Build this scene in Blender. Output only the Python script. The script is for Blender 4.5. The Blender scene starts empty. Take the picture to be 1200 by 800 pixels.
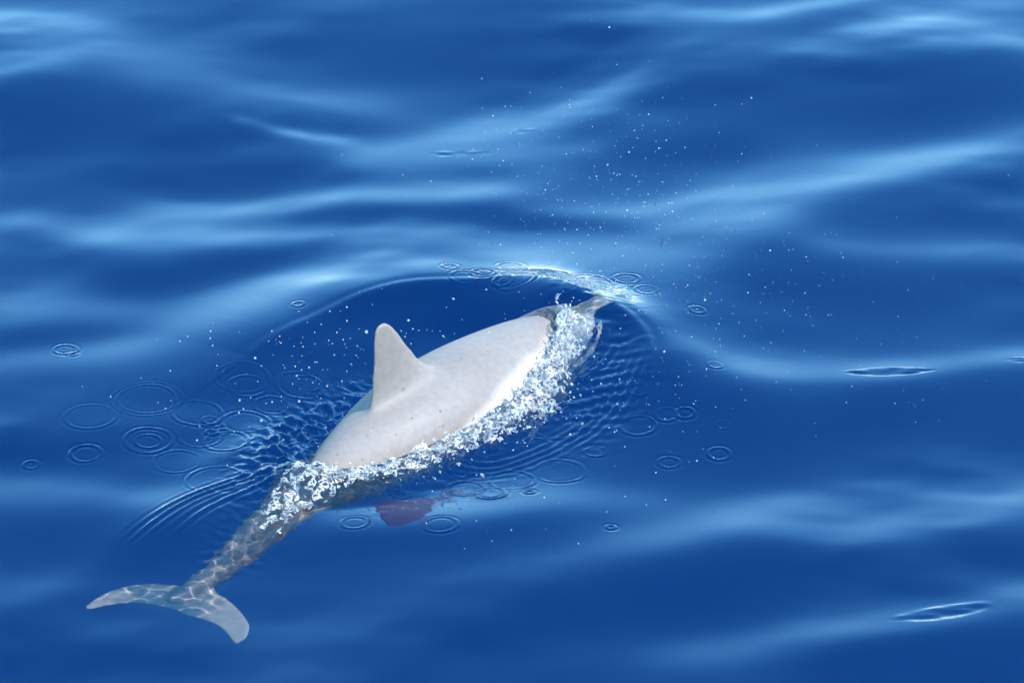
import bpy, bmesh, math
import numpy as np
from mathutils import Vector

rng = np.random.default_rng(7)
scene = bpy.context.scene
COL = scene.collection

# ------------------------------------------------------------------ camera
TH = math.radians(26.0)          # the camera looks 26 degrees down at the sea
DIST = 11.0
LENS = 165.0
CAM = np.array([0.0, -DIST * math.cos(TH), DIST * math.sin(TH)])
cam_data = bpy.data.cameras.new("camera")
cam_data.lens = LENS
cam_data.sensor_width = 36.0
cam_data.clip_start = 0.1
cam_data.clip_end = 20000.0
cam = bpy.data.objects.new("camera", cam_data)
cam.location = CAM
cam.rotation_euler = (math.pi / 2 - TH, 0.0, 0.0)
COL.objects.link(cam)
scene.camera = cam

# ------------------------------------------------------------------ light
SUN_EL = math.radians(53.0)
SUN_AZ = math.radians(110.0)      # clockwise from +Y
world = bpy.data.worlds.new("World")
scene.world = world
world.use_nodes = True
nt = world.node_tree
bg = nt.nodes["Background"]
sky = nt.nodes.new("ShaderNodeTexSky")
sky.sky_type = 'NISHITA'
sky.sun_disc = False
sky.sun_elevation = SUN_EL
sky.sun_rotation = SUN_AZ
sky.air_density = 1.0
sky.dust_density = 0.0
sky.ozone_density = 3.0
hsv = nt.nodes.new("ShaderNodeHueSaturation")
hsv.inputs["Saturation"].default_value = 1.29
hsv.inputs["Hue"].default_value = 0.487
nt.links.new(sky.outputs[0], hsv.inputs["Color"])
nt.links.new(hsv.outputs[0], bg.inputs[0])
bg.inputs[1].default_value = 0.15

sun_data = bpy.data.lights.new("sun", 'SUN')
sun_data.energy = 2.0
sun_data.angle = math.radians(0.53)
sun_data.color = (1.0, 0.955, 0.88)
sun_data.cycles.is_caustics_light = True
sun = bpy.data.objects.new("sun", sun_data)
sd = Vector((math.sin(SUN_AZ) * math.cos(SUN_EL), math.cos(SUN_AZ) * math.cos(SUN_EL), math.sin(SUN_EL)))
sun.rotation_euler = (-sd).to_track_quat('-Z', 'Y').to_euler()
sun.location = sd * 30
COL.objects.link(sun)

scene.view_settings.view_transform = 'Standard'
scene.view_settings.look = 'None'
scene.view_settings.exposure = 2.1
scene.view_settings.gamma = 1.0
scene.view_settings.use_curve_mapping = False
try:
    scene.cycles.max_bounces = 12
    scene.cycles.transmission_bounces = 10
    scene.cycles.transparent_max_bounces = 12
    scene.cycles.sample_clamp_indirect = 4.0
    scene.cycles.use_denoising = True
except Exception:
    pass

# ------------------------------------------------------------------ pixel helpers
FPX = 1200.0 * LENS / 36.0
AF = np.array([0.0, math.cos(TH), -math.sin(TH)])
AU = np.array([0.0, math.sin(TH), math.cos(TH)])

def ray(px, py):
    d = AF + np.array([1.0, 0, 0]) * ((px - 600) / FPX) + AU * ((400 - py) / FPX)
    return d / np.linalg.norm(d)

def at(px, py, z=0.0):
    """point at height z seen at a photo pixel"""
    d = ray(px, py)
    return CAM + d * ((z - CAM[2]) / d[2])

def under(px, py, z):
    """point at depth z seen through the flat water surface"""
    d = ray(px, py)
    s = at(px, py)
    r = 1 / 1.333
    ci = -d[2]
    t = r * d + (r * ci - math.sqrt(1 - r * r * (1 - ci * ci))) * np.array([0, 0, 1.0])
    return s + t * (z / t[2])

def to_px(x, y, z=0.0):
    vy, vz = y - CAM[1], z - CAM[2]
    w = vy * AF[1] + vz * AF[2]
    return 600 + FPX * x / w, 400 - FPX * (vy * AU[1] + vz * AU[2]) / w

def ground(pts):
    return np.array([at(a, b)[:2] for a, b in pts])

def smooth(e0, e1, x):
    t = np.clip((x - e0) / (e1 - e0), 0, 1)
    return t * t * (3 - 2 * t)

# ------------------------------------------------------------------ materials
def mat(name):
    m = bpy.data.materials.new(name)
    m.use_nodes = True
    return m, m.node_tree, m.node_tree.nodes["Principled BSDF"]

def water_material():
    m = bpy.data.materials.new("sea_water")
    m.use_nodes = True
    t = m.node_tree
    t.nodes.remove(t.nodes["Principled BSDF"])
    g = t.nodes.new("ShaderNodeBsdfGlass")
    g.inputs["IOR"].default_value = 1.333
    g.inputs["Roughness"].default_value = 0.0
    g.inputs["Color"].default_value = (0.93, 0.97, 1.0, 1)
    # churned water: fine chop where the dolphin breaks the surface
    av = t.nodes.new("ShaderNodeAttribute"); av.attribute_name = "churn"
    tc = t.nodes.new("ShaderNodeTexCoord")
    nz = t.nodes.new("ShaderNodeTexNoise"); nz.inputs["Scale"].default_value = 46; nz.inputs["Detail"].default_value = 2.5; nz.inputs["Distortion"].default_value = 0.8
    t.links.new(tc.outputs["Object"], nz.inputs["Vector"])
    mul = t.nodes.new("ShaderNodeMath"); mul.operation = 'MULTIPLY'
    t.links.new(nz.outputs["Fac"], mul.inputs[0]); t.links.new(av.outputs["Fac"], mul.inputs[1])
    bp = t.nodes.new("ShaderNodeBump"); bp.inputs["Strength"].default_value = 1.0; bp.inputs["Distance"].default_value = 0.012
    t.links.new(mul.outputs[0], bp.inputs["Height"]); t.links.new(bp.outputs[0], g.inputs["Normal"])
    t.links.new(g.outputs[0], t.nodes["Material Output"].inputs["Surface"])
    return m

def deep_material():
    m, t, p = mat("deep_blue_water")
    p.inputs["Base Color"].default_value = (0.0, 0.046, 0.150, 1)
    p.inputs["Roughness"].default_value = 1.0
    p.inputs["Specular IOR Level"].default_value = 0.0
    return m

def skin_material():
    m, t, p = mat("dolphin_skin")
    at_ = t.nodes.new("ShaderNodeAttribute"); at_.attribute_name = "pale"
    tc = t.nodes.new("ShaderNodeTexCoord")
    n1 = t.nodes.new("ShaderNodeTexNoise"); n1.inputs["Scale"].default_value = 7; n1.inputs["Detail"].default_value = 5
    n2 = t.nodes.new("ShaderNodeTexNoise"); n2.inputs["Scale"].default_value = 60; n2.inputs["Detail"].default_value = 3
    for n in (n1, n2): t.links.new(tc.outputs["Object"], n.inputs["Vector"])
    add = t.nodes.new("ShaderNodeMath"); add.operation = 'MULTIPLY_ADD'
    t.links.new(n1.outputs["Fac"], add.inputs[0]); add.inputs[1].default_value = 0.25
    t.links.new(at_.outputs["Fac"], add.inputs[2])
    ramp = t.nodes.new("ShaderNodeValToRGB")
    e = ramp.color_ramp.elements
    e[0].position = 0.10; e[0].color = (0.214, 0.180, 0.157, 1)
    e[1].position = 1.0; e[1].color = (0.47, 0.43, 0.39, 1)
    x = e.new(0.45); x.color = (0.232, 0.198, 0.174, 1)
    t.links.new(add.outputs[0], ramp.inputs["Fac"])
    mx = t.nodes.new("ShaderNodeMix"); mx.data_type = 'RGBA'; mx.blend_type = 'MULTIPLY'
    mx.inputs["Factor"].default_value = 1.0
    r2 = t.nodes.new("ShaderNodeValToRGB")
    r2.color_ramp.elements[0].position = 0.3; r2.color_ramp.elements[0].color = (0.90, 0.89, 0.88, 1)
    r2.color_ramp.elements[1].position = 0.6; r2.color_ramp.elements[1].color = (1, 1, 1, 1)
    t.links.new(n2.outputs["Fac"], r2.inputs["Fac"])
    t.links.new(ramp.outputs[0], mx.inputs["A"]); t.links.new(r2.outputs[0], mx.inputs["B"])
    vs = t.nodes.new("ShaderNodeTexVoronoi"); vs.inputs["Scale"].default_value = 16; vs.inputs["Randomness"].default_value = 1.0
    t.links.new(tc.outputs["Object"], vs.inputs["Vector"])
    rs = t.nodes.new("ShaderNodeMapRange"); rs.inputs["From Min"].default_value = 0.035; rs.inputs["From Max"].default_value = 0.075
    rs.inputs["To Min"].default_value = 0.55; rs.inputs["To Max"].default_value = 1.0
    t.links.new(vs.outputs["Distance"], rs.inputs["Value"])
    n3 = t.nodes.new("ShaderNodeTexNoise"); n3.inputs["Scale"].default_value = 3.2; n3.inputs["Detail"].default_value = 6
    t.links.new(tc.outputs["Object"], n3.inputs["Vector"])
    r3 = t.nodes.new("ShaderNodeMapRange"); r3.inputs["From Min"].default_value = 0.3; r3.inputs["From Max"].default_value = 0.7
    r3.inputs["To Min"].default_value = 0.86; r3.inputs["To Max"].default_value = 1.06
    t.links.new(n3.outputs["Fac"], r3.inputs["Value"])
    m3 = t.nodes.new("ShaderNodeMath"); m3.operation = 'MULTIPLY'; t.links.new(rs.outputs[0], m3.inputs[0]); t.links.new(r3.outputs[0], m3.inputs[1])
    sc = t.nodes.new("ShaderNodeVectorMath"); sc.operation = 'SCALE'
    t.links.new(mx.outputs["Result"], sc.inputs[0]); t.links.new(m3.outputs[0], sc.inputs["Scale"])
    t.links.new(sc.outputs[0], p.inputs["Base Color"])
    p.inputs["Roughness"].default_value = 0.56
    p.inputs["Specular IOR Level"].default_value = 0.25
    p.inputs["Coat Weight"].default_value = 0.0
    p.inputs["Coat Roughness"].default_value = 0.2
    bump = t.nodes.new("ShaderNodeBump"); bump.inputs["Strength"].default_value = 0.06; bump.inputs["Distance"].default_value = 0.01
    t.links.new(n2.outputs["Fac"], bump.inputs["Height"])
    t.links.new(bump.outputs[0], p.inputs["Normal"])
    return m

MAT_WATER = water_material()
MAT_DEEP = deep_material()
MAT_SKIN = skin_material()

def link(name, mesh, parent=None, **props):
    o = bpy.data.objects.new(name, mesh)
    COL.objects.link(o)
    if parent: o.parent = parent
    for k, v in props.items(): o[k] = v
    return o

def mesh_np(name, verts, faces, material, shade=True):
    """faces: (n,4) or (n,3) array"""
    me = bpy.data.meshes.new(name)
    k = faces.shape[1]
    me.vertices.add(len(verts)); me.vertices.foreach_set("co", np.ascontiguousarray(verts, np.float32).ravel())
    me.loops.add(faces.size); me.loops.foreach_set("vertex_index", np.ascontiguousarray(faces, np.int32).ravel())
    me.polygons.add(len(faces))
    me.polygons.foreach_set("loop_start", np.arange(0, faces.size, k, dtype=np.int32))
    me.polygons.foreach_set("loop_total", np.full(len(faces), k, np.int32))
    me.update(calc_edges=True)
    if shade: me.polygons.foreach_set("use_smooth", np.ones(len(faces), bool))
    me.materials.append(material)
    me.validate()
    return me

# ------------------------------------------------------------------ dolphin frame: u along the body (towards the beak), n to its right side
UD = np.array([0.63, 0.7766]); ND = np.array([0.7766, -0.63])

def un(u, n, z): return np.array([UD[0] * u + ND[0] * n, UD[1] * u + ND[1] * n, z])

# u, n, z of the axis; half width, half height
BODY = np.array([
    (0.400, 0.020, -0.046, 0.010, 0.009), (0.392, 0.020, -0.047, 0.016, 0.013), (0.34, 0.020, -0.053, 0.021, 0.017),
    (0.27, 0.021, -0.060, 0.027, 0.023), (0.235, 0.022, -0.062, 0.038, 0.033), (0.205, 0.023, -0.062, 0.060, 0.062),
    (0.16, 0.025, -0.066, 0.085, 0.090), (0.10, 0.028, -0.072, 0.106, 0.110), (0.00, 0.034, -0.076, 0.130, 0.133),
    (-0.12, 0.040, -0.076, 0.146, 0.148), (-0.25, 0.044, -0.072, 0.152, 0.153), (-0.38, 0.047, -0.070, 0.148, 0.150),
    (-0.50, 0.050, -0.076, 0.133, 0.140), (-0.62, 0.052, -0.090, 0.110, 0.122), (-0.74, 0.050, -0.118, 0.084, 0.102),
    (-0.86, 0.044, -0.166, 0.061, 0.083), (-0.96, 0.036, -0.216, 0.045, 0.066), (-1.05, 0.028, -0.268, 0.036, 0.050),
    (-1.12, 0.022, -0.308, 0.032, 0.036), (-1.18, 0.016, -0.338, 0.026, 0.022), (-1.21, 0.012, -0.350, 0.012, 0.010)])

def cubic(tab, m):
    """Catmull-Rom resample of a table"""
    k = len(tab); out = []
    for s in np.linspace(0, k - 1, m):
        i = min(int(s), k - 2); f = s - i
        p0, p1, p2, p3 = tab[max(i - 1, 0)], tab[i], tab[i + 1], tab[min(i + 2, k - 1)]
        out.append(0.5 * ((2 * p1) + (-p0 + p2) * f + (2 * p0 - 5 * p1 + 4 * p2 - p3) * f * f + (-p0 + 3 * p1 - 3 * p2 + p3) * f ** 3))
    return np.array(out)

BS = cubic(BODY, 170)

def loft(rings, name):
    """rings: list of (k,3); closed with end fans"""
    bm = bmesh.new()
    rows = [[bm.verts.new(p) for p in r] for r in rings]
    k = len(rows[0])
    for a, b in zip(rows, rows[1:]):
        for i in range(k):
            bm.faces.new((a[i], a[(i + 1) % k], b[(i + 1) % k], b[i]))
    for r in (rows[0], rows[-1]):
        c = bm.verts.new(sum((v.co for v in r), Vector()) / k)
        for i in range(k): bm.faces.new((r[i], r[(i + 1) % k], c))
    bmesh.ops.recalc_face_normals(bm, faces=bm.faces)
    me = bpy.data.meshes.new(name); bm.to_mesh(me); bm.free()
    return me

def body_mesh():
    rings = []
    m = 40
    P = np.array([un(*b[:3]) for b in BS])
    for i, b in enumerate(BS):
        tng = P[min(i + 1, len(P) - 1)] - P[max(i - 1, 0)]; tng /= np.linalg.norm(tng)
        side = np.array([ND[0], ND[1], 0.0])
        up = np.cross(side, tng); up /= np.linalg.norm(up)
        if up[2] < 0: up = -up
        ring = []
        for j in range(m):
            a = 2 * math.pi * j / m
            c, s = math.cos(a), math.sin(a)
            keel = 1.0
            w = b[3] * c
            h = b[4] * s
            # slight ridge along the back behind the fin, flatter belly
            if s > 0 and b[0] < -0.45:
                rdg = smooth(-0.45, -0.75, b[0]) * 0.22
                w *= 1 - rdg * s * s
                h *= 1 + 0.10 * rdg * s ** 6
            ring.append(P[i] + side * w + up * h)
        rings.append(np.array(ring))
    return loft(rings, "body")

def foil(chords, thick, side, name, m=14):
    """chords: list of (leading, trailing); lens section across 'side'"""
    rings = []
    for (le, te), th in zip(chords, thick):
        le, te = np.array(le), np.array(te)
        top, bot = [], []
        for j in range(m + 1):
            f = j / m
            x = 0.5 - 0.5 * math.cos(math.pi * f)
            y = 5 * th * (0.2969 * math.sqrt(x) - 0.126 * x - 0.3516 * x * x + 0.2843 * x ** 3 - 0.1015 * x ** 4) + 0.0022 * math.sin(math.pi * min(f, 1 - f) * 4 if min(f, 1 - f) < 0.125 else math.pi / 2)
            p = le + (te - le) * x
            top.append(p + side * y); bot.append(p - side * y)
        rings.append(np.array(top + bot[1:-1][::-1]))
    return loft(rings, name)

def resample_pairs(pairs, m):
    t = np.array([np.concatenate(p) for p in pairs])
    r = cubic(t, m)
    return [(q[:3], q[3:]) for q in r]

def on_plane(px, py, n0):
    """photo pixel on the upright plane through the body axis"""
    d = ray(px, py); nn = np.array([ND[0], ND[1], 0.0])
    t = (n0 - CAM @ nn) / (d @ nn)
    return CAM + d * t

def dolphin_parts():
    side = np.array([ND[0], ND[1], 0.0])
    parts = [body_mesh()]
    n0 = 0.046
    pairs_px = [((540, 452), (425, 515)), ((512, 432), (428, 490)), ((494, 420), (433, 466)), ((484, 413), (436, 448)), ((474, 402), (438, 425)),
                ((467, 392), (438, 405)), ((461, 385), (439, 392)), ((456, 380.5), (441, 385.5)), ((451, 378.5), (445, 380.5))]
    pr = resample_pairs([(on_plane(*a, n0), on_plane(*b, n0)) for a, b in pairs_px], 40)
    th = np.interp(np.linspace(0, 1, 40), [0, 0.14, 0.28, 0.45, 0.8, 1], [0.085, 0.050, 0.026, 0.014, 0.009, 0.006])
    parts.append(foil(pr, th, side, "fin"))
    # flukes: one tilted plane seen through the water
    def fl(px, py):
        z = -0.345
        for _ in range(6):
            p = under(px, py, z)
            u = p[:2] @ UD
            z = -0.338 + 0.30 * (u + 1.15)
        return under(px, py, z)
    left = [((252, 668), (214, 712)), ((238, 675), (205, 714)), ((226, 678.5), (200, 714)), ((205, 680), (186, 711)), ((174, 680), (165, 706.5)), ((145, 684), (140, 704.5)),
            ((119, 692), (118, 706)), ((103, 700), (103, 709.5)), ((93, 707), (94, 711))]
    right = [((238, 670), (200, 708)), ((247, 679), (204, 716)), ((250, 685), (213, 719.5)), ((256, 692), (228, 723)), ((268, 700), (243, 729)), ((280, 712), (255, 736.5)),
             ((287, 724), (263, 744)), ((290, 735), (269, 750)), ((287, 746), (275, 753))]
    up = np.array([-0.30 * UD[0], -0.30 * UD[1], 1.0]); up /= np.linalg.norm(up)
    for s in (left, right):
        pr = resample_pairs([(fl(*a), fl(*b)) for a, b in s], 36)
        th = np.interp(np.linspace(0, 1, 36), [0, 0.2, 0.6, 1], [0.022, 0.014, 0.0085, 0.0055])
        parts.append(foil(pr, th, up, "fluke"))
    # flippers, tucked back under the chest
    for sg in (-1, 1):
        pr = []
        for f in np.linspace(0, 1, 14):
            ce = un(0.02 - 0.19 * f - 0.03 * f * f, 0.034 + sg * (0.085 + 0.05 * f), -0.15 - 0.10 * f)
            c = 0.095 * math.sqrt(max(1 - f ** 2.2, 0.02)) * (1 - 0.35 * f)
            ax = np.array([UD[0], UD[1], 0.0])
            pr.append((ce + ax * c * 0.5, ce - ax * c * 0.5))
        nrm = np.array([ND[0] * 0.8, ND[1] * 0.8, sg * 0.6]); nrm /= np.linalg.norm(nrm)
        parts.append(foil(pr, np.linspace(0.016, 0.006, 14), nrm, "flipper"))
    return parts

def build_dolphin():
    bm = bmesh.new()
    for me in dolphin_parts(): bm.from_mesh(me)
    me = bpy.data.meshes.new("raw"); bm.to_mesh(me); bm.free()
    tmp = bpy.data.objects.new("raw", me); COL.objects.link(tmp)
    r = tmp.modifiers.new("r", 'REMESH'); r.mode = 'VOXEL'; r.voxel_size = 0.003
    s = tmp.modifiers.new("s", 'SMOOTH'); s.factor = 0.5; s.iterations = 9
    dg = bpy.context.evaluated_depsgraph_get()
    out = bpy.data.meshes.new_from_object(tmp.evaluated_get(dg))
    bpy.data.objects.remove(tmp)
    n = len(out.vertices)
    co = np.empty(n * 3, np.float32); out.vertices.foreach_get("co", co); co = co.reshape(-1, 3).astype(float)
    ne = len(out.edges); ed = np.empty(ne * 2, np.int32); out.edges.foreach_get("vertices", ed); ed = ed.reshape(-1, 2)
    u = co[:, 0] * UD[0] + co[:, 1] * UD[1]; nn = co[:, 0] * ND[0] + co[:, 1] * ND[1]
    o = np.argsort(BS[:, 0])
    top = np.interp(u, BS[o, 0], BS[o, 2] + BS[o, 4])
    q = smooth(0.085, 0.03, np.abs(nn - 0.046)) * smooth(-0.06, -0.03, co[:, 2] - top) * smooth(0.075, 0.03, co[:, 2] - top) * smooth(-0.70, -0.62, u) * smooth(-0.22, -0.30, u)
    root = smooth(-1.02, -1.07, u) * smooth(-1.22, -1.17, u) * smooth(0.075, 0.04, np.abs(nn - 0.02))
    ids, fid = np.concatenate([ed[:, 0], ed[:, 1]]), np.concatenate([ed[:, 1], ed[:, 0]])
    cnt = np.maximum(np.bincount(ids, minlength=n), 1)
    wq = np.maximum(q, 0.5 * root)
    for it in range(110):
        avg = np.stack([np.bincount(ids, co[fid, k], n) for k in range(3)], 1) / cnt[:, None]
        co += (avg - co) * (0.62 * wq)[:, None]
    # the animal's own origin sits at its middle
    org = un(-0.42, 0.046, -0.075)
    u = co[:, 0] * UD[0] + co[:, 1] * UD[1]; nn = co[:, 0] * ND[0] + co[:, 1] * ND[1]
    o = np.argsort(BS[:, 0])
    ax = [np.interp(u, BS[o, 0], BS[o, k]) for k in range(1, 5)]
    rel = (co[:, 2] - ax[1]) / np.maximum(ax[3], 0.02)          # +1 back, -1 belly
    lat = (nn - ax[0]) / np.maximum(ax[2], 0.02)
    # pale flank rises towards the chest; small spots of scarring come from the material
    line = np.interp(u, [-1.3, -0.75, -0.45, -0.3, -0.1, 0.1, 0.4], [-0.55, -0.3, 0.36, 0.62, 0.84, 0.92, 0.6])
    wob = 0.05 * np.sin(u * 23) + 0.03 * np.sin(u * 51 + 1)
    pale = 1 - smooth(line + wob * .4 - 0.24, line + wob * .4 + 0.16, rel)
    pale = np.where(u < -1.06, 0.25, pale)
    a = out.attributes.new("pale", 'FLOAT', 'POINT'); a.data.foreach_set("value", pale.astype(np.float32))
    co -= org
    out.vertices.foreach_set("co", co.astype(np.float32).ravel())
    out.polygons.foreach_set("use_smooth", np.ones(len(out.polygons), bool))
    out.materials.clear(); out.materials.append(MAT_SKIN)
    out.update()
    d = link("dolphin", out, label="pale grey dolphin surfacing with its tail flukes under the water", category="dolphin")
    d.location = org
    d.cycles.is_caustics_receiver = True
    me_mat, t, p = mat("dolphin_eye")
    p.inputs["Base Color"].default_value = (0.012, 0.011, 0.01, 1); p.inputs["Roughness"].default_value = 0.1
    for sg in (-1, 1):
        bm = bmesh.new(); bmesh.ops.create_icosphere(bm, subdivisions=2, radius=0.011)
        e = bpy.data.meshes.new("eye"); bm.to_mesh(e); bm.free(); e.materials.append(me_mat)
        eo = link("eye", e, d); eo.location = un(0.15, 0.025 + sg * 0.086, -0.085) - org
    return d

dolphin = build_dolphin()

# ------------------------------------------------------------------ the sea surface
# swell, read from the photograph as strips that tilt away from (+) or towards (-) the viewer
STRIPS = [
    (-40, 30, 80, 32, 13, .55), (-20, 86, 45, 84, 12, .45), (100, 60, 230, 66, 24, .26), (180, 100, 420, 112, 14, .26), (0, 335, 170, 305, 12, .22), (440, 100, 560, 95, 12, .15), (640, 325, 800, 322, 18, .22), (560, 225, 640, 205, 10, .25),
    (300, 40, 520, 70, 34, -.35), (0, 140, 200, 150, 45, -.55), (285, 142, 345, 152, 4, .45), (335, 153, 400, 158, 5, .40),
    (440, 170, 560, 138, 12, .38), (560, 140, 700, 112, 12, .48), (430, 186, 680, 170, 10, .42), (660, 120, 770, 72, 12, .25),
    (250, 205, 380, 203, 14, -.40), (200, 234, 540, 228, 11, .50), (440, 222, 580, 220, 9, .25), (370, 254, 610, 252, 12, -.42),
    (120, 272, 470, 277, 13, .50), (-20, 250, 20, 248, 10, .40), (150, 330, 370, 293, 15, -.55), (60, 290, 120, 305, 14, -.25), (190, 388, 300, 345, 20, .42),
    (300, 345, 480, 322, 20, .22), (440, 598, 520, 596, 17, 1.15), (520, 592, 620, 582, 15, .7), (500, 200, 800, 180, 70, .10), (250, 250, 700, 290, 80, .08), (-20, 372, 120, 352, 14, .38), (20, 398, 160, 388, 10, -.25), (-20, 430, 130, 412, 12, .40),
    (760, 28, 890, 20, 8, .38), (905, 17, 1010, -2, 7, .38), (1020, 46, 1080, 49, 8, .36), (1105, 54, 1220, 63, 8, .42), (1080, 25, 1200, 10, 12, .25),
    (850, 120, 1100, 110, 30, -.42), (1080, 130, 1220, 105, 26, -.3), (600, 55, 760, 65, 20, -.35), (560, 12, 700, 20, 12, -.2),
    (880, 228, 1060, 195, 22, .38), (1040, 196, 1190, 165, 16, .38), (700, 296, 900, 236, 24, .30), (560, 290, 760, 302, 14, .46), (760, 300, 880, 272, 14, .30),
    (620, 250, 780, 238, 7, .40), (760, 236, 850, 216, 7, .28), (600, 262, 720, 262, 8, -.25), (690, 172, 850, 165, 12, -.35),
    (600, 205, 760, 195, 14, -.12), (980, 296, 1100, 297, 11, .26), (1040, 240, 1220, 215, 32, -.42), (930, 345, 1200, 345, 26, -.40), (850, 325, 940, 335, 24, -.15),
    (880, 442, 1050, 434, 11, .52), (1040, 434, 1220, 414, 11, .55), (740, 390, 860, 430, 30, .28), (860, 495, 1200, 470, 38, -.50), (760, 540, 900, 520, 22, -.10),
    (560, 592, 740, 582, 14, .36), (780, 630, 900, 604, 20, .46), (900, 606, 1010, 618, 18, .55), (1000, 616, 1220, 584, 19, .52), (1060, 570, 1200, 560, 20, .2),
    (700, 600, 850, 575, 22, -.12), (560, 735, 800, 690, 32, -.42), (800, 690, 1200, 645, 26, -.45), (480, 690, 760, 650, 22, .22),
    (820, 760, 1000, 738, 18, .42), (1000, 738, 1220, 698, 16, .52), (1020, 792, 1220, 770, 26, -.65), (560, 790, 800, 800, 20, -.15),
    (-20, 578, 180, 590, 16, .26), (180, 585, 260, 570, 10, .25), (-20, 500, 120, 520, 40, -.15), (0, 640, 180, 640, 26, -.25), (320, 650, 560, 620, 26, -.38), (-20, 682, 60, 680, 12, .2),
    (250, 775, 500, 735, 22, .16), (0, 770, 220, 790, 26, -.32),
    # the far bow wave of the dolphin: crest, then a slope down to its body
    (400, 400, 470, 375, 16, -.50), (470, 376, 640, 362, 10, -.60), (330, 435, 420, 400, 22, -.42), (250, 470, 350, 450, 20, -.18),
    # right bow wave
    (680, 415, 740, 430, 26, -.42), (690, 470, 750, 470, 24, -.22), (700, 376, 790, 400, 10, .22),
    # left wake ridge
    (250, 530, 400, 462, 9, .42), (290, 545, 420, 500, 12, -.30), (140, 625, 240, 575, 9, .20), (160, 650, 300, 600, 16, -.30),
]
TILT = 0.28

GN, GX0, GY0, GS = 640, -4.0, -4.0, 0.0125      # grid that carries the swell: 8 x 8 m

def swell_grid():
    gx = GX0 + GS * np.arange(GN); gy = GY0 + GS * np.arange(GN)
    X, Y = np.meshgrid(gx, gy)
    PX, PY = to_px(X, Y)
    g = np.zeros_like(X)
    for x0, y0, x1, y1, hw, a in STRIPS:
        hw = hw * 1.55
        dx, dy = x1 - x0, y1 - y0
        L = math.hypot(dx, dy); dx /= L; dy /= L
        s = (PX - x0) * dx + (PY - y0) * dy
        c = -(PX - x0) * dy + (PY - y0) * dx
        ex = np.maximum(np.maximum(-s, s - L), 0)
        g += a * np.exp(-(c / hw) ** 2 - (ex / (hw * 2.6)) ** 2)
    g = np.where(g > 0, np.log1p(2.6 * np.maximum(g, 0)) / 2.0, np.tanh(g * 1.2) / 1.2)
    # seamless open sea outside the frame
    inside = smooth(-160, 0, PX) * smooth(1360, 1200, PX) * smooth(-160, -10, PY) * smooth(960, 810, PY)
    r2 = np.random.default_rng(3)
    far = np.zeros_like(X)
    for _ in range(46):
        lam = r2.uniform(0.28, 1.3); ang = r2.normal(1.75, 0.42); k = 2 * math.pi / lam
        far += np.sin(k * (X * math.cos(ang) + Y * math.sin(ang)) + r2.uniform(0, 6.28)) * 0.085
    fine = np.zeros_like(X)
    for _ in range(30):
        lam = r2.uniform(0.08, 0.30); ang = r2.normal(1.72, 0.38); k = 2 * math.pi / lam
        fine += np.sin(k * (X * math.cos(ang) + Y * math.sin(ang)) + r2.uniform(0, 6.28)) * 0.010
    mid = np.zeros_like(X); env = np.zeros_like(X)
    for _ in range(44):
        lam = r2.uniform(0.12, 0.5); ang = r2.normal(1.70, 0.30); k = 2 * math.pi / lam
        mid += np.sin(k * (X * math.cos(ang) + Y * math.sin(ang)) + r2.uniform(0, 6.28)) * 0.024
    for _ in range(8):
        lam = r2.uniform(0.7, 1.6); ang = r2.uniform(0, 6.28); k = 2 * math.pi / lam
        env += 0.3 * np.sin(k * (X * math.cos(ang) + Y * math.sin(ang)) + r2.uniform(0, 6.28))
    g = g * inside + far * (1 - inside) + fine * np.clip(0.8 + env, 0.1, 1.8) + 0.7 * mid * np.clip(0.7 + env, 0.05, 1.6)
    lim = 0.66 + 0.3 * np.exp(-((PX - 480) / 80) ** 2 - ((PY - 595) / 28) ** 2)
    g = np.where(g > 0, lim * np.tanh(g / lim), g)
    sl = -TILT * g
    edge = smooth(0, 0.6, X - GX0) * smooth(0, 0.6, GX0 + GS * GN - X) * smooth(0, 0.6, Y - GY0) * smooth(0, 0.6, GY0 + GS * GN - Y)
    sl = (sl - sl.mean()) * edge
    G = np.fft.fft2(sl)
    k = 2 * math.pi * np.fft.fftfreq(GN, GS)
    KX, KY = np.meshgrid(k, k)
    H = np.conj(1j * KY) * G / (KY ** 2 + 0.05 * KX ** 2 + 1.2 ** 2)
    h = np.real(np.fft.ifft2(H))
    return h * edge

SW = swell_grid()

def bspline(grid, fx, fy, wrap=False):
    n, m = grid.shape
    ix = np.floor(fx).astype(np.int64); iy = np.floor(fy).astype(np.int64)
    tx = fx - ix; ty = fy - iy
    def w(t): return ((1 - t) ** 3 / 6, (3 * t ** 3 - 6 * t ** 2 + 4) / 6, (-3 * t ** 3 + 3 * t ** 2 + 3 * t + 1) / 6, t ** 3 / 6)
    wx, wy = w(tx), w(ty)
    out = np.zeros(fx.shape)
    for j in range(4):
        jy = (iy + j - 1) % n if wrap else np.clip(iy + j - 1, 0, n - 1)
        row = np.zeros(fx.shape)
        for i in range(4):
            jx = (ix + i - 1) % m if wrap else np.clip(ix + i - 1, 0, m - 1)
            row += wx[i] * grid[jy, jx]
        out += wy[j] * row
    return out

# band-limited noise tile, 64 wavelengths across
def noise_tile(seed, n=512, cells=64, spread=0.45):
    r = np.random.default_rng(seed)
    F = np.fft.fft2(r.normal(size=(n, n)))
    k = np.fft.fftfreq(n, 1 / n)
    KX, KY = np.meshgrid(k, k); K = np.hypot(KX, KY) / cells
    F *= np.exp(-(np.log(np.maximum(K, 1e-6)) / spread) ** 2)
    h = np.real(np.fft.ifft2(F))
    return h / h.std()

TILE = [noise_tile(s) for s in (11, 12)]
def noise(x, y, lam, k=0): return bspline(TILE[k], x / lam * 8, y / lam * 8, True)

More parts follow.
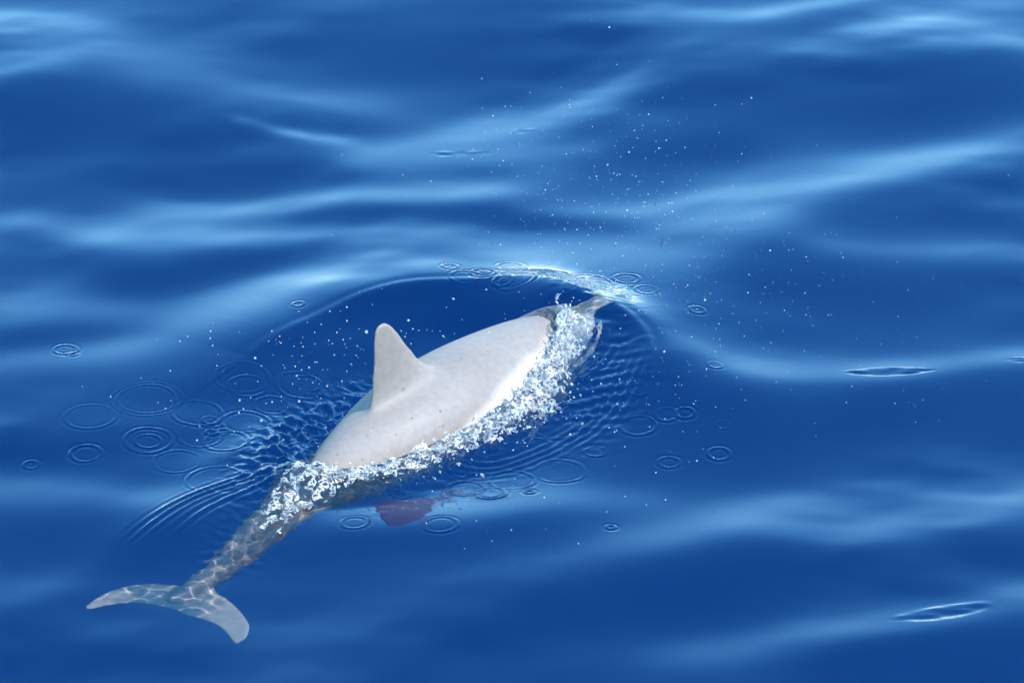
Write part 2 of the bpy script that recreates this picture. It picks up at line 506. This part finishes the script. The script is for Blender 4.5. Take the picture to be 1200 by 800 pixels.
def poly_dist(X, Y, pts):
    """signed distance to a polyline (left of travel positive) and position along it 0..1"""
    best = np.full(X.shape, 1e9); sgn = np.zeros(X.shape); tt = np.zeros(X.shape)
    L = np.hypot(*(pts[1:] - pts[:-1]).T); cum = np.concatenate([[0], np.cumsum(L)])
    for i in range(len(L)):
        dx, dy = (pts[i + 1] - pts[i]) / L[i]
        s = (X - pts[i, 0]) * dx + (Y - pts[i, 1]) * dy
        c = -(X - pts[i, 0]) * dy + (Y - pts[i, 1]) * dx
        sc = np.clip(s, 0, L[i])
        d = np.hypot(s - sc, c)
        b = d < best
        best = np.where(b, d, best); sgn = np.where(b, np.sign(c), sgn); tt = np.where(b, (cum[i] + sc) / cum[-1], tt)
    return best * sgn, tt

def curve_px(pts, m=24):
    return ground(cubic(np.array(pts, float), m))

RINGS = [  # px, py, ring radius in px, amplitude
    (174, 519, 28, 1.2), (174, 520, 15, 1.4), (101, 533, 18, 1.5), (37, 544, 9, 1.0), (172, 474, 35, .7), (172, 474, 41, .5), (106, 494, 30, .5),
    (231, 487, 30, .8), (234, 512, 26, .5), (208, 541, 28, .6), (247, 494, 9, 1.3), (290, 456, 22, .8), (288, 494, 28, .9), (266, 518, 26, .9), (284, 448, 32, .5),
    (360, 447, 16, 1.2), (352, 450, 28, .8), (318, 473, 20, .8), (252, 565, 34, .7), (248, 507, 6, 1.1), (261, 506, 7, .9), (330, 508, 24, .8),
    (516, 623, 20, 1.1), (416, 616, 16, .8), (748, 501, 21, .9), (782, 491, 13, 1.1), (803, 490, 11, 1.3), (843, 530, 13, 1.0), (784, 539, 12, 1.0),
    (698, 527, 12, .9), (655, 549, 30, .7), (734, 338, 15, .9), (757, 353, 13, .9), (704, 347, 15, .7), (690, 346, 26, .4), (817, 374, 9, 1.3),
    (748, 467, 11, 1.0), (847, 502, 8, .8), (838, 441, 8, .9), (604, 350, 24, 1.2), (590, 350, 12, 1.0), (566, 337, 14, 1.1), (598, 327, 16, .6), (545, 342, 18, .8),
    (77, 411, 14, .9), (84, 417, 6, 1.0), (350, 371, 7, 1.0), (528, 328, 9, .7), (716, 620, 5, 1.0), (620, 577, 5, .9), (545, 570, 22, .8), (575, 578, 18, 1.0), (600, 560, 26, .7),
    (470, 575, 14, .9), (540, 548, 16, .8), (630, 520, 18, .8), (690, 440, 12, .9), (710, 455, 22, .7), (676, 486, 20, .7), (650, 500, 26, .7),
]
SLICKS = [(1041, 436, 56, 6.5, -0.02, 1.0), (1107, 722, 67, 9, -0.14, 1.0), (1195, 421, 14, 4, 0, 1.0), (536, 174, 42, 3, 0.0, .8), (612, 143, 16, 2.5, -.1, .6)]
CREST_FAR = curve_px([(285, 432), (330, 405), (375, 386), (420, 367), (480, 352), (540, 347), (600, 346), (640, 352), (672, 366)])
CREST_BOW = curve_px([(690, 381), (708, 383), (730, 391), (752, 410), (760, 432), (756, 462)])
WAKES = [(curve_px([(150, 640), (180, 618), (225, 590), (275, 570), (330, 556)]), 0.020, 0.0022, 0.026),
         (curve_px([(205, 630), (230, 610), (265, 590), (310, 572), (345, 562)]), 0.022, 0.0020, 0.018),
         (curve_px([(640, 520), (680, 505), (720, 470), (745, 430)]), 0.022, 0.0016, 0.05),
         (curve_px([(640, 470), (675, 450), (705, 425), (715, 395)]), 0.024, 0.0016, 0.05),
         (curve_px([(520, 545), (580, 545), (640, 525), (690, 500)]), 0.022, 0.0016, 0.04)]
FLANK = curve_px([(664, 392), (656, 408), (636, 440), (610, 470), (578, 494), (542, 514), (502, 532), (452, 550), (402, 561), (374, 560)], 40)

def height(X, Y, churn=None):
    """height of the sea at ground points"""
    h = bspline(SW, (X - GX0) / GS, (Y - GY0) / GS)
    out = (X < GX0) | (X > GX0 + GS * (GN - 1)) | (Y < GY0) | (Y > GY0 + GS * (GN - 1))
    h = np.where(out, 0, h)
    R = np.hypot(X, Y)
    ff = smooth(2.6, 4.5, R)
    r2 = np.random.default_rng(5)
    for _ in range(10):
        lam = r2.uniform(2.5, 30); ang = r2.normal(1.7, 0.5); k = 2 * math.pi / lam
        h = h + ff * np.sin(k * (X * math.cos(ang) + Y * math.sin(ang)) + r2.uniform(0, 6.28)) * lam * 0.006
    for lx, ly, la, lb, ang, a in SLICKS:
        c = at(lx, ly)
        m = np.hypot(X - c[0], Y - c[1]) < 0.3
        px, py = to_px(X[m], Y[m])
        ca, sa = math.cos(ang), math.sin(ang)
        ex = (px - lx) * ca + (py - ly) * sa; ey = -(px - lx) * sa + (py - ly) * ca
        b = lb * np.maximum(1 - (ex / la) ** 2, 1e-3)
        M = smooth(1.05, 0.75, np.abs(ey) / b) * (np.abs(ex) < la)
        h[m] += M * (-ey) * 0.0048 * a * 0.085 + M * 0.0006 * a * noise(X[m] * .5, Y[m], 0.035)
    near = (np.abs(X + 0.25) < 1.05) & (Y > -1.25) & (Y < 0.75)
    x, y = X[near], Y[near]
    hh = np.zeros(x.shape)
    px, py = to_px(x, y)
    u = x * UD[0] + y * UD[1]; n = x * ND[0] + y * ND[1]
    # water drawn down beside the body, heaped up in front of the head, bulging over the tail stock
    o = np.argsort(BS[:, 0])
    axn = np.interp(u, BS[o, 0], BS[o, 1]); hw = np.interp(u, BS[o, 0], BS[o, 3])
    d = np.abs(n - axn) - hw
    along = smooth(-0.85, -0.6, u) * smooth(0.12, -0.08, u)
    hh += -0.020 * along * np.exp(-(np.maximum(d, 0) / 0.10) ** 2) * np.where(n < axn, 1, 0.35)
    hh += 0.046 * np.exp(-((u - 0.18) / 0.095) ** 2 - ((n - 0.02) / 0.15) ** 2)
    hh += 0.016 * np.exp(-((u + 0.86) / 0.10) ** 2 - ((n - 0.05) / 0.08) ** 2)
    # crests
    df, tf = poly_dist(x, y, CREST_FAR)
    wf = np.sin(np.pi * np.clip(tf, 0.02, 0.98)) ** 0.6
    hh += 0.011 * wf * np.where(df > 0, np.exp(-(df / 0.16) ** 2), np.exp(-(df / 0.045) ** 2))
    hh += 0.0016 * wf * np.cos(df / 0.011) * np.exp(-((df - 0.012) / 0.022) ** 2)
    db, tb = poly_dist(x, y, CREST_BOW)
    wb = np.sin(np.pi * np.clip(tb, 0.02, 0.98)) ** 0.7
    hh += 0.009 * wb * np.where(db > 0, np.exp(-(db / 0.09) ** 2), np.exp(-(db / 0.045) ** 2))
    hh += 0.0018 * wb * np.cos(db / 0.010) * np.exp(-((db - 0.01) / 0.022) ** 2)
    for pts, lam, a, w in WAKES:
        dd, t = poly_dist(x, y, pts)
        hh += a * np.cos(2 * math.pi * dd / lam) * np.exp(-(dd / w) ** 2) * np.sin(np.pi * np.clip(t, 0.01, 0.99)) ** 0.7
    # drop rings
    for rx, ry, rr, a in RINGS:
        c = at(rx, ry); rad = rr / FPX * np.linalg.norm(c - CAM)
        dd = np.hypot(x - c[0], y - c[1]) - rad
        w = 0.011
        m = np.abs(dd) < 0.03
        wv = np.clip(1.0 + 0.40 * noise(x[m] + rx, y[m] + ry, 0.16), 0.4, 1.6)
        d2 = dd[m] + 0.0009 * noise(x[m] + ry, y[m], 0.09, 1)
        hh[m] += wv * a * 0.00095 * np.cos(2 * math.pi * d2 / 0.0165) * np.exp(-(d2 / w) ** 2)
    # churned water
    def blob(cx, cy, rx, ry, ang=0):
        ca, sa = math.cos(ang), math.sin(ang)
        ex = ((px - cx) * ca + (py - cy) * sa) / rx; ey = (-(px - cx) * sa + (py - cy) * ca) / ry
        return np.exp(-(ex * ex + ey * ey) ** 1.5)
    rough = blob(365, 510, 95, 36, -0.62)
    hh += 0.0045 * rough * noise(x * 1.1 + y * .3, y, 0.055) + 0.0016 * rough * noise(x, y, 0.024, 1)
    bow = blob(690, 445, 60, 70)
    hh += 0.0014 * bow * noise(x * 0.6 - y * .4, y * 1.2, 0.05)
    low = blob(540, 555, 120, 30, -0.3)
    hh += 0.0004 * low * noise(x * 0.6, y, 0.045)
    fl, tl = poly_dist(x, y, FLANK)
    # froth band that hugs the near flank (positive side = towards the viewer)
    fb = smooth(-0.03, 0.0, fl) * smooth(0.15, 0.03, fl) * smooth(0.0, 0.06, tl)
    hh += fb * 0.0005 * noise(x, y, 0.045) + 0.022 * fb
    tailb = blob(352, 572, 62, 30, -0.72)
    hh += tailb * 0.0004 * noise(x, y, 0.045)
    tail2 = blob(285, 625, 75, 40, -0.85)
    hh += tail2 * 0.00034 * noise(x * .8 + y * .5, y * .9 - x * .3, 0.036)
    beak = blob(690, 365, 45, 22)
    hh += beak * 0.0006 * noise(x, y, 0.035)
    h[near] += hh
    if churn is not None:
        churn[near] = np.clip(0.55 * fb + 0.30 * tailb + 0.06 * tail2 + 0.12 * rough + 0.08 * beak + 0.05 * low, 0, 1)
    return h

def axis_samples(parts, far):
    """parts: (start, end, step) runs; then steps growing outwards to the horizon"""
    a = [np.arange(s, e, st) for s, e, st in parts] + [np.array([parts[-1][1]])]
    a = np.concatenate(a)
    def grow(v, st, sg):
        o = []
        while abs(v) < far:
            st *= 1.2; v += sg * st; o.append(v)
        return np.array(o)
    return np.concatenate([grow(a[0], parts[0][2], -1)[::-1], a, grow(a[-1], parts[-1][2], 1)])

def build_sea():
    xs = axis_samples([(-3.6, -1.45, .03), (-1.45, -1.18, .008), (-1.18, .66, .0028), (.66, 1.5, .008), (1.5, 3.6, .03)], 6000)
    ys = axis_samples([(-3.6, -1.75, .035), (-1.75, -1.12, .009), (-1.12, .45, .0033), (.45, 2.4, .0095), (2.4, 3.8, .035)], 6000)
    X, Y = np.meshgrid(xs, ys)
    churn = np.zeros(X.shape)
    Z = height(X, Y, churn)
    nx, ny = len(xs), len(ys)
    v = np.stack([X.ravel(), Y.ravel(), Z.ravel()], 1)
    i = np.arange(ny * nx).reshape(ny, nx)
    f = np.stack([i[:-1, :-1].ravel(), i[:-1, 1:].ravel(), i[1:, 1:].ravel(), i[1:, :-1].ravel()], 1)
    me = mesh_np("sea", v, f, MAT_WATER)
    ca = me.attributes.new("churn", 'FLOAT', 'POINT'); ca.data.foreach_set("value", churn.ravel().astype(np.float32))
    o = link("sea", me, kind="structure")
    o.cycles.is_caustics_caster = True
    print("sea faces", len(f))
    s = 6000.0
    me = mesh_np("deep_water", np.array([(-s, -s, 0), (s, -s, 0), (s, s, 0), (-s, s, 0)], float), np.array([[0, 1, 2, 3]]), MAT_DEEP, False)
    d = link("deep_water", me, kind="structure")
    d.location.z = -6.0

build_sea()

# ------------------------------------------------------------------ splash and spray
def froth_material(name, white, rough):
    m = bpy.data.materials.new(name); m.use_nodes = True
    t = m.node_tree; t.nodes.remove(t.nodes["Principled BSDF"])
    g = t.nodes.new("ShaderNodeBsdfGlass"); g.inputs["IOR"].default_value = 1.333; g.inputs["Roughness"].default_value = rough
    d = t.nodes.new("ShaderNodeBsdfDiffuse"); d.inputs["Color"].default_value = (0.84, 0.79, 0.73, 1)
    tr = t.nodes.new("ShaderNodeBsdfTranslucent"); tr.inputs["Color"].default_value = (0.84, 0.79, 0.73, 1)
    m1 = t.nodes.new("ShaderNodeMixShader"); m1.inputs[0].default_value = 0.4
    m2 = t.nodes.new("ShaderNodeMixShader")
    tc = t.nodes.new("ShaderNodeTexCoord"); nz = t.nodes.new("ShaderNodeTexNoise"); nz.inputs["Scale"].default_value = 90; nz.inputs["Detail"].default_value = 3
    t.links.new(tc.outputs["Object"], nz.inputs["Vector"])
    r = t.nodes.new("ShaderNodeMapRange"); r.inputs["From Min"].default_value = 0.38; r.inputs["From Max"].default_value = 0.62
    r.inputs["To Min"].default_value = white * 0.25; r.inputs["To Max"].default_value = min(white * 1.7, 1)
    t.links.new(nz.outputs["Fac"], r.inputs["Value"]); t.links.new(r.outputs[0], m2.inputs[0])
    t.links.new(d.outputs[0], m1.inputs[1]); t.links.new(tr.outputs[0], m1.inputs[2])
    t.links.new(g.outputs[0], m2.inputs[1]); t.links.new(m1.outputs[0], m2.inputs[2])
    t.links.new(m2.outputs[0], t.nodes["Material Output"].inputs["Surface"])
    return m

def film_material():
    """torn film of water: clear and shiny, laced with white where it is full of bubbles"""
    m = bpy.data.materials.new("froth"); m.use_nodes = True
    t = m.node_tree; t.nodes.remove(t.nodes["Principled BSDF"])
    tc = t.nodes.new("ShaderNodeTexCoord")
    wn = t.nodes.new("ShaderNodeTexNoise"); wn.inputs["Scale"].default_value = 40; wn.inputs["Detail"].default_value = 2
    t.links.new(tc.outputs["Object"], wn.inputs["Vector"])
    ad = t.nodes.new("ShaderNodeVectorMath"); ad.operation = 'MULTIPLY_ADD'; ad.inputs[1].default_value = (0.022, 0.022, 0.022)
    t.links.new(wn.outputs["Color"], ad.inputs[0]); t.links.new(tc.outputs["Object"], ad.inputs[2])
    vo = t.nodes.new("ShaderNodeTexVoronoi"); vo.feature = 'DISTANCE_TO_EDGE'; vo.inputs["Scale"].default_value = 85
    t.links.new(ad.outputs[0], vo.inputs["Vector"])
    r = t.nodes.new("ShaderNodeMapRange"); r.inputs["From Min"].default_value = 0.05; r.inputs["From Max"].default_value = 0.22
    r.inputs["To Min"].default_value = 0.85; r.inputs["To Max"].default_value = 0.04
    t.links.new(vo.outputs["Distance"], r.inputs["Value"])
    nz = t.nodes.new("ShaderNodeTexNoise"); nz.inputs["Scale"].default_value = 28; nz.inputs["Detail"].default_value = 4
    t.links.new(tc.outputs["Object"], nz.inputs["Vector"])
    r2_ = t.nodes.new("ShaderNodeMapRange"); r2_.inputs["From Min"].default_value = 0.36; r2_.inputs["From Max"].default_value = 0.62
    r2_.inputs["To Min"].default_value = 0.12; r2_.inputs["To Max"].default_value = 1.0
    t.links.new(nz.outputs["Fac"], r2_.inputs["Value"])
    mu = t.nodes.new("ShaderNodeMath"); mu.operation = 'MULTIPLY'
    t.links.new(r.outputs[0], mu.inputs[0]); t.links.new(r2_.outputs[0], mu.inputs[1])
    tp = t.nodes.new("ShaderNodeBsdfTransparent"); tp.inputs["Color"].default_value = (0.96, 0.97, 0.98, 1)
    gl = t.nodes.new("ShaderNodeBsdfGlossy"); gl.inputs["Roughness"].default_value = 0.09
    fr = t.nodes.new("ShaderNodeFresnel"); fr.inputs["IOR"].default_value = 1.45
    mf = t.nodes.new("ShaderNodeMixShader"); t.links.new(fr.outputs[0], mf.inputs[0]); t.links.new(tp.outputs[0], mf.inputs[1]); t.links.new(gl.outputs[0], mf.inputs[2])
    d = t.nodes.new("ShaderNodeBsdfDiffuse"); d.inputs["Color"].default_value = (0.84, 0.78, 0.70, 1)
    tr = t.nodes.new("ShaderNodeBsdfTranslucent"); tr.inputs["Color"].default_value = (0.84, 0.78, 0.70, 1)
    m1 = t.nodes.new("ShaderNodeMixShader"); m1.inputs[0].default_value = 0.45
    t.links.new(d.outputs[0], m1.inputs[1]); t.links.new(tr.outputs[0], m1.inputs[2])
    m2 = t.nodes.new("ShaderNodeMixShader"); t.links.new(mu.outputs[0], m2.inputs[0])
    t.links.new(mf.outputs[0], m2.inputs[1]); t.links.new(m1.outputs[0], m2.inputs[2])
    t.links.new(m2.outputs[0], t.nodes["Material Output"].inputs["Surface"])
    return m

MAT_FROTH = film_material()
MAT_DROP = froth_material("droplet_water", 0.30, 0.0)

def resample(pts, m):
    L = np.concatenate([[0], np.cumsum(np.hypot(*(pts[1:] - pts[:-1]).T))])
    q = np.linspace(0, L[-1], m)
    return np.stack([np.interp(q, L, pts[:, 0]), np.interp(q, L, pts[:, 1])], 1), L[-1]

def sheet(pts, width, inner, lift, cover, seed, step=0.0019, crumple=1.0):
    """a torn, crumpled film of water beside a ground curve; width / lift / cover are functions"""
    P, L = resample(pts, 900)
    m = int(L / step); P, L = resample(pts, m)
    T = np.linspace(0, 1, m)
    k = int(0.17 / step); W = np.linspace(0, 1, k)
    TT, WW = np.meshgrid(T, W, indexing='ij')
    od = np.array([ND[0] * 0.95 - UD[0] * 0.18, ND[1] * 0.95 - UD[1] * 0.18])
    wid = width(TT)
    X = P[:, 0][:, None] + od[0] * (WW * wid - inner); Y = P[:, 1][:, None] + od[1] * (WW * wid - inner)
    a, b = TT * L + seed * 3.1, WW * wid + seed * 1.7
    Z = height(X, Y) + lift(TT, WW)
    for lam, amp, kk in ((0.046, 0.006, 0), (0.021, 0.0034, 1), (0.011, 0.0013, 0)):
        X = X + crumple * amp * noise(a * 0.55, b, lam, kk); Y = Y + crumple * amp * noise(a * 0.55 + 9, b + 5, lam, kk)
        Z = Z + crumple * amp * 0.9 * noise(a * 0.6 + 4, b * 0.9 + 2, lam, 1 - kk)
    hole = noise(a * 0.6 + 1.3, b, 0.034, 1) * 0.65 + noise(a * 0.8, b + .7, 0.015, 0) * 0.4 + noise(a, b, 0.07, 0) * 0.35
    keep = hole < cover(TT, WW)
    i = np.arange(m * k).reshape(m, k)
    f = np.stack([i[:-1, :-1], i[1:, :-1], i[1:, 1:], i[:-1, 1:]], -1)[keep[:-1, :-1]]
    return np.stack([X, Y, Z], -1).reshape(-1, 3), f

def compact(v, f):
    used = np.unique(f); mp = np.zeros(len(v), np.int64); mp[used] = np.arange(len(used))
    return v[used], mp[f]

def quad_join(ps):
    V, F, o = [], [], 0
    for v, f in ps:
        v, f = compact(v, f); V.append(v); F.append(f + o); o += len(v)
    return np.concatenate(V), np.concatenate(F)

bm = bmesh.new(); bmesh.ops.create_icosphere(bm, subdivisions=2, radius=1.0)
ICO_V = np.array([v.co[:] for v in bm.verts]); ICO_F = np.array([[v.index for v in f.verts] for f in bm.faces]); bm.free()
bm = bmesh.new(); bmesh.ops.create_icosphere(bm, subdivisions=1, radius=1.0)
ICO1_V = np.array([v.co[:] for v in bm.verts]); ICO1_F = np.array([[v.index for v in f.verts] for f in bm.faces]); bm.free()

def drops(C, R, stretch, base=(ICO1_V, ICO1_F)):
    bv, bf = base
    n = len(C)
    ax = rng.normal(size=(n, 3)); ax /= np.linalg.norm(ax, axis=1)[:, None]
    V = bv[None] * (1 + 0.18 * rng.normal(size=(n, len(bv), 1)) * (stretch[:, None, None] > 1.05))
    dt = (V * ax[:, None]).sum(-1, keepdims=True)
    V = V + ax[:, None] * dt * (stretch[:, None, None] - 1)
    V = V * R[:, None, None] + C[:, None]
    F = bf[None] + (np.arange(n) * len(bv))[:, None, None]
    return V.reshape(-1, 3), F.reshape(-1, 3)

def build_splash():
    sheets = []
    wfn = lambda t: np.interp(t, [0, .08, .2, .36, .46, .6, .8, 1], [.07, .09, .10, .145, .11, .085, .075, .06])
    sheets.append(sheet(FLANK, wfn, 0.012, lambda t, w: 0.004 + 0.016 * np.sin(np.pi * np.minimum(w * 1.3, 1)) * (1 - w),
                        lambda t, w: 0.9 - 1.3 * w ** 1.5, 1, crumple=0.8))
    sheets.append(sheet(FLANK, lambda t: wfn(t) * 0.7, 0.006, lambda t, w: 0.012 + 0.012 * (1 - w),
                        lambda t, w: 0.35 - 0.6 * w - 0.8 * smooth(.6, .9, t), 2, crumple=0.9))
    # over the tail stock
    tail = curve_px([(384, 536), (362, 550), (338, 568), (316, 592), (298, 616)])
    sheets.append(sheet(tail, lambda t: 0.17 - 0.08 * t, 0.01, lambda t, w: 0.004 + 0.0 * t,
                        lambda t, w: 0.7 - 1.2 * t ** 2 - 1.0 * (2 * np.abs(w - .5)) ** 3, 3, crumple=0.45))
    # over the head
    head = np.array([un(u_, n_, 0)[:2] for u_, n_ in ((0.15, 0.03), (0.13, 0.03), (0.10, 0.06), (0.07, 0.09))])
    sheets.append(sheet(head, lambda t: 0.08 + 0.06 * t, 0.01, lambda t, w: 0.004 + 0.006 * np.sin(np.pi * w),
                        lambda t, w: 0.5 - 0.9 * (2 * np.abs(t - .55)) ** 2 - 0.5 * w, 4, crumple=0.7))
    v, f = quad_join(sheets)
    print("splash faces", len(f))
    link("splash", mesh_np("splash", v, f, MAT_FROTH), kind="stuff", label="white frothy splash running along the dolphin's wet flank", category="splash")
    # flung drops and shreds close to the flank
    n = 520
    P, L = resample(FLANK, 400)
    t = rng.beta(1.2, 1.4, n); i = (t * 399).astype(int)
    w = np.abs(rng.normal(0, 1, n)) * wfn(t) * 0.55 + 0.004
    x = P[i, 0] + ND[0] * w - UD[0] * w * .2 + rng.normal(0, .006, n); y = P[i, 1] + ND[1] * w - UD[1] * w * .2 + rng.normal(0, .006, n)
    z = height(x, y) + 0.006 + rng.exponential(0.010, n)
    R = np.clip(rng.lognormal(-6.35, 0.45, n), 0.0008, 0.0032)
    v, f = drops(np.stack([x, y, z], 1), R, rng.uniform(1, 3.2, n))
    link("splash_drops", mesh_np("splash_drops", v, f, MAT_DROP), kind="stuff", label="glassy shreds and drops of water thrown off the dolphin's flank", category="water drops")
    # fine spray in the air and on the water around it
    pts = []
    def cloud(n, cx, cy, sx, sy, zmax, r0):
        for _ in range(n):
            z = rng.uniform(0.01, zmax); px, py = rng.normal(cx, sx), rng.normal(cy, sy)
            pts.append((*at(px, py, z), r0 * rng.lognormal(0, .35)))
    cloud(460, 690, 230, 95, 80, 0.30, .0009); cloud(200, 830, 330, 90, 80, .2, .0008); cloud(120, 430, 410, 75, 32, .15, .0013)
    cloud(70, 300, 470, 80, 40, .08, .0014); cloud(70, 760, 440, 70, 50, .10, .0013); cloud(50, 560, 560, 120, 50, .08, .0012); cloud(80, 1000, 380, 110, 80, .2, .0008)
    pts = np.array(pts)
    v, f = drops(pts[:, :3], pts[:, 3], np.ones(len(pts)))
    link("spray", mesh_np("spray", v, f, MAT_DROP), kind="stuff", label="fine spray of tiny droplets scattered over the blue water", category="spray")

build_splash()
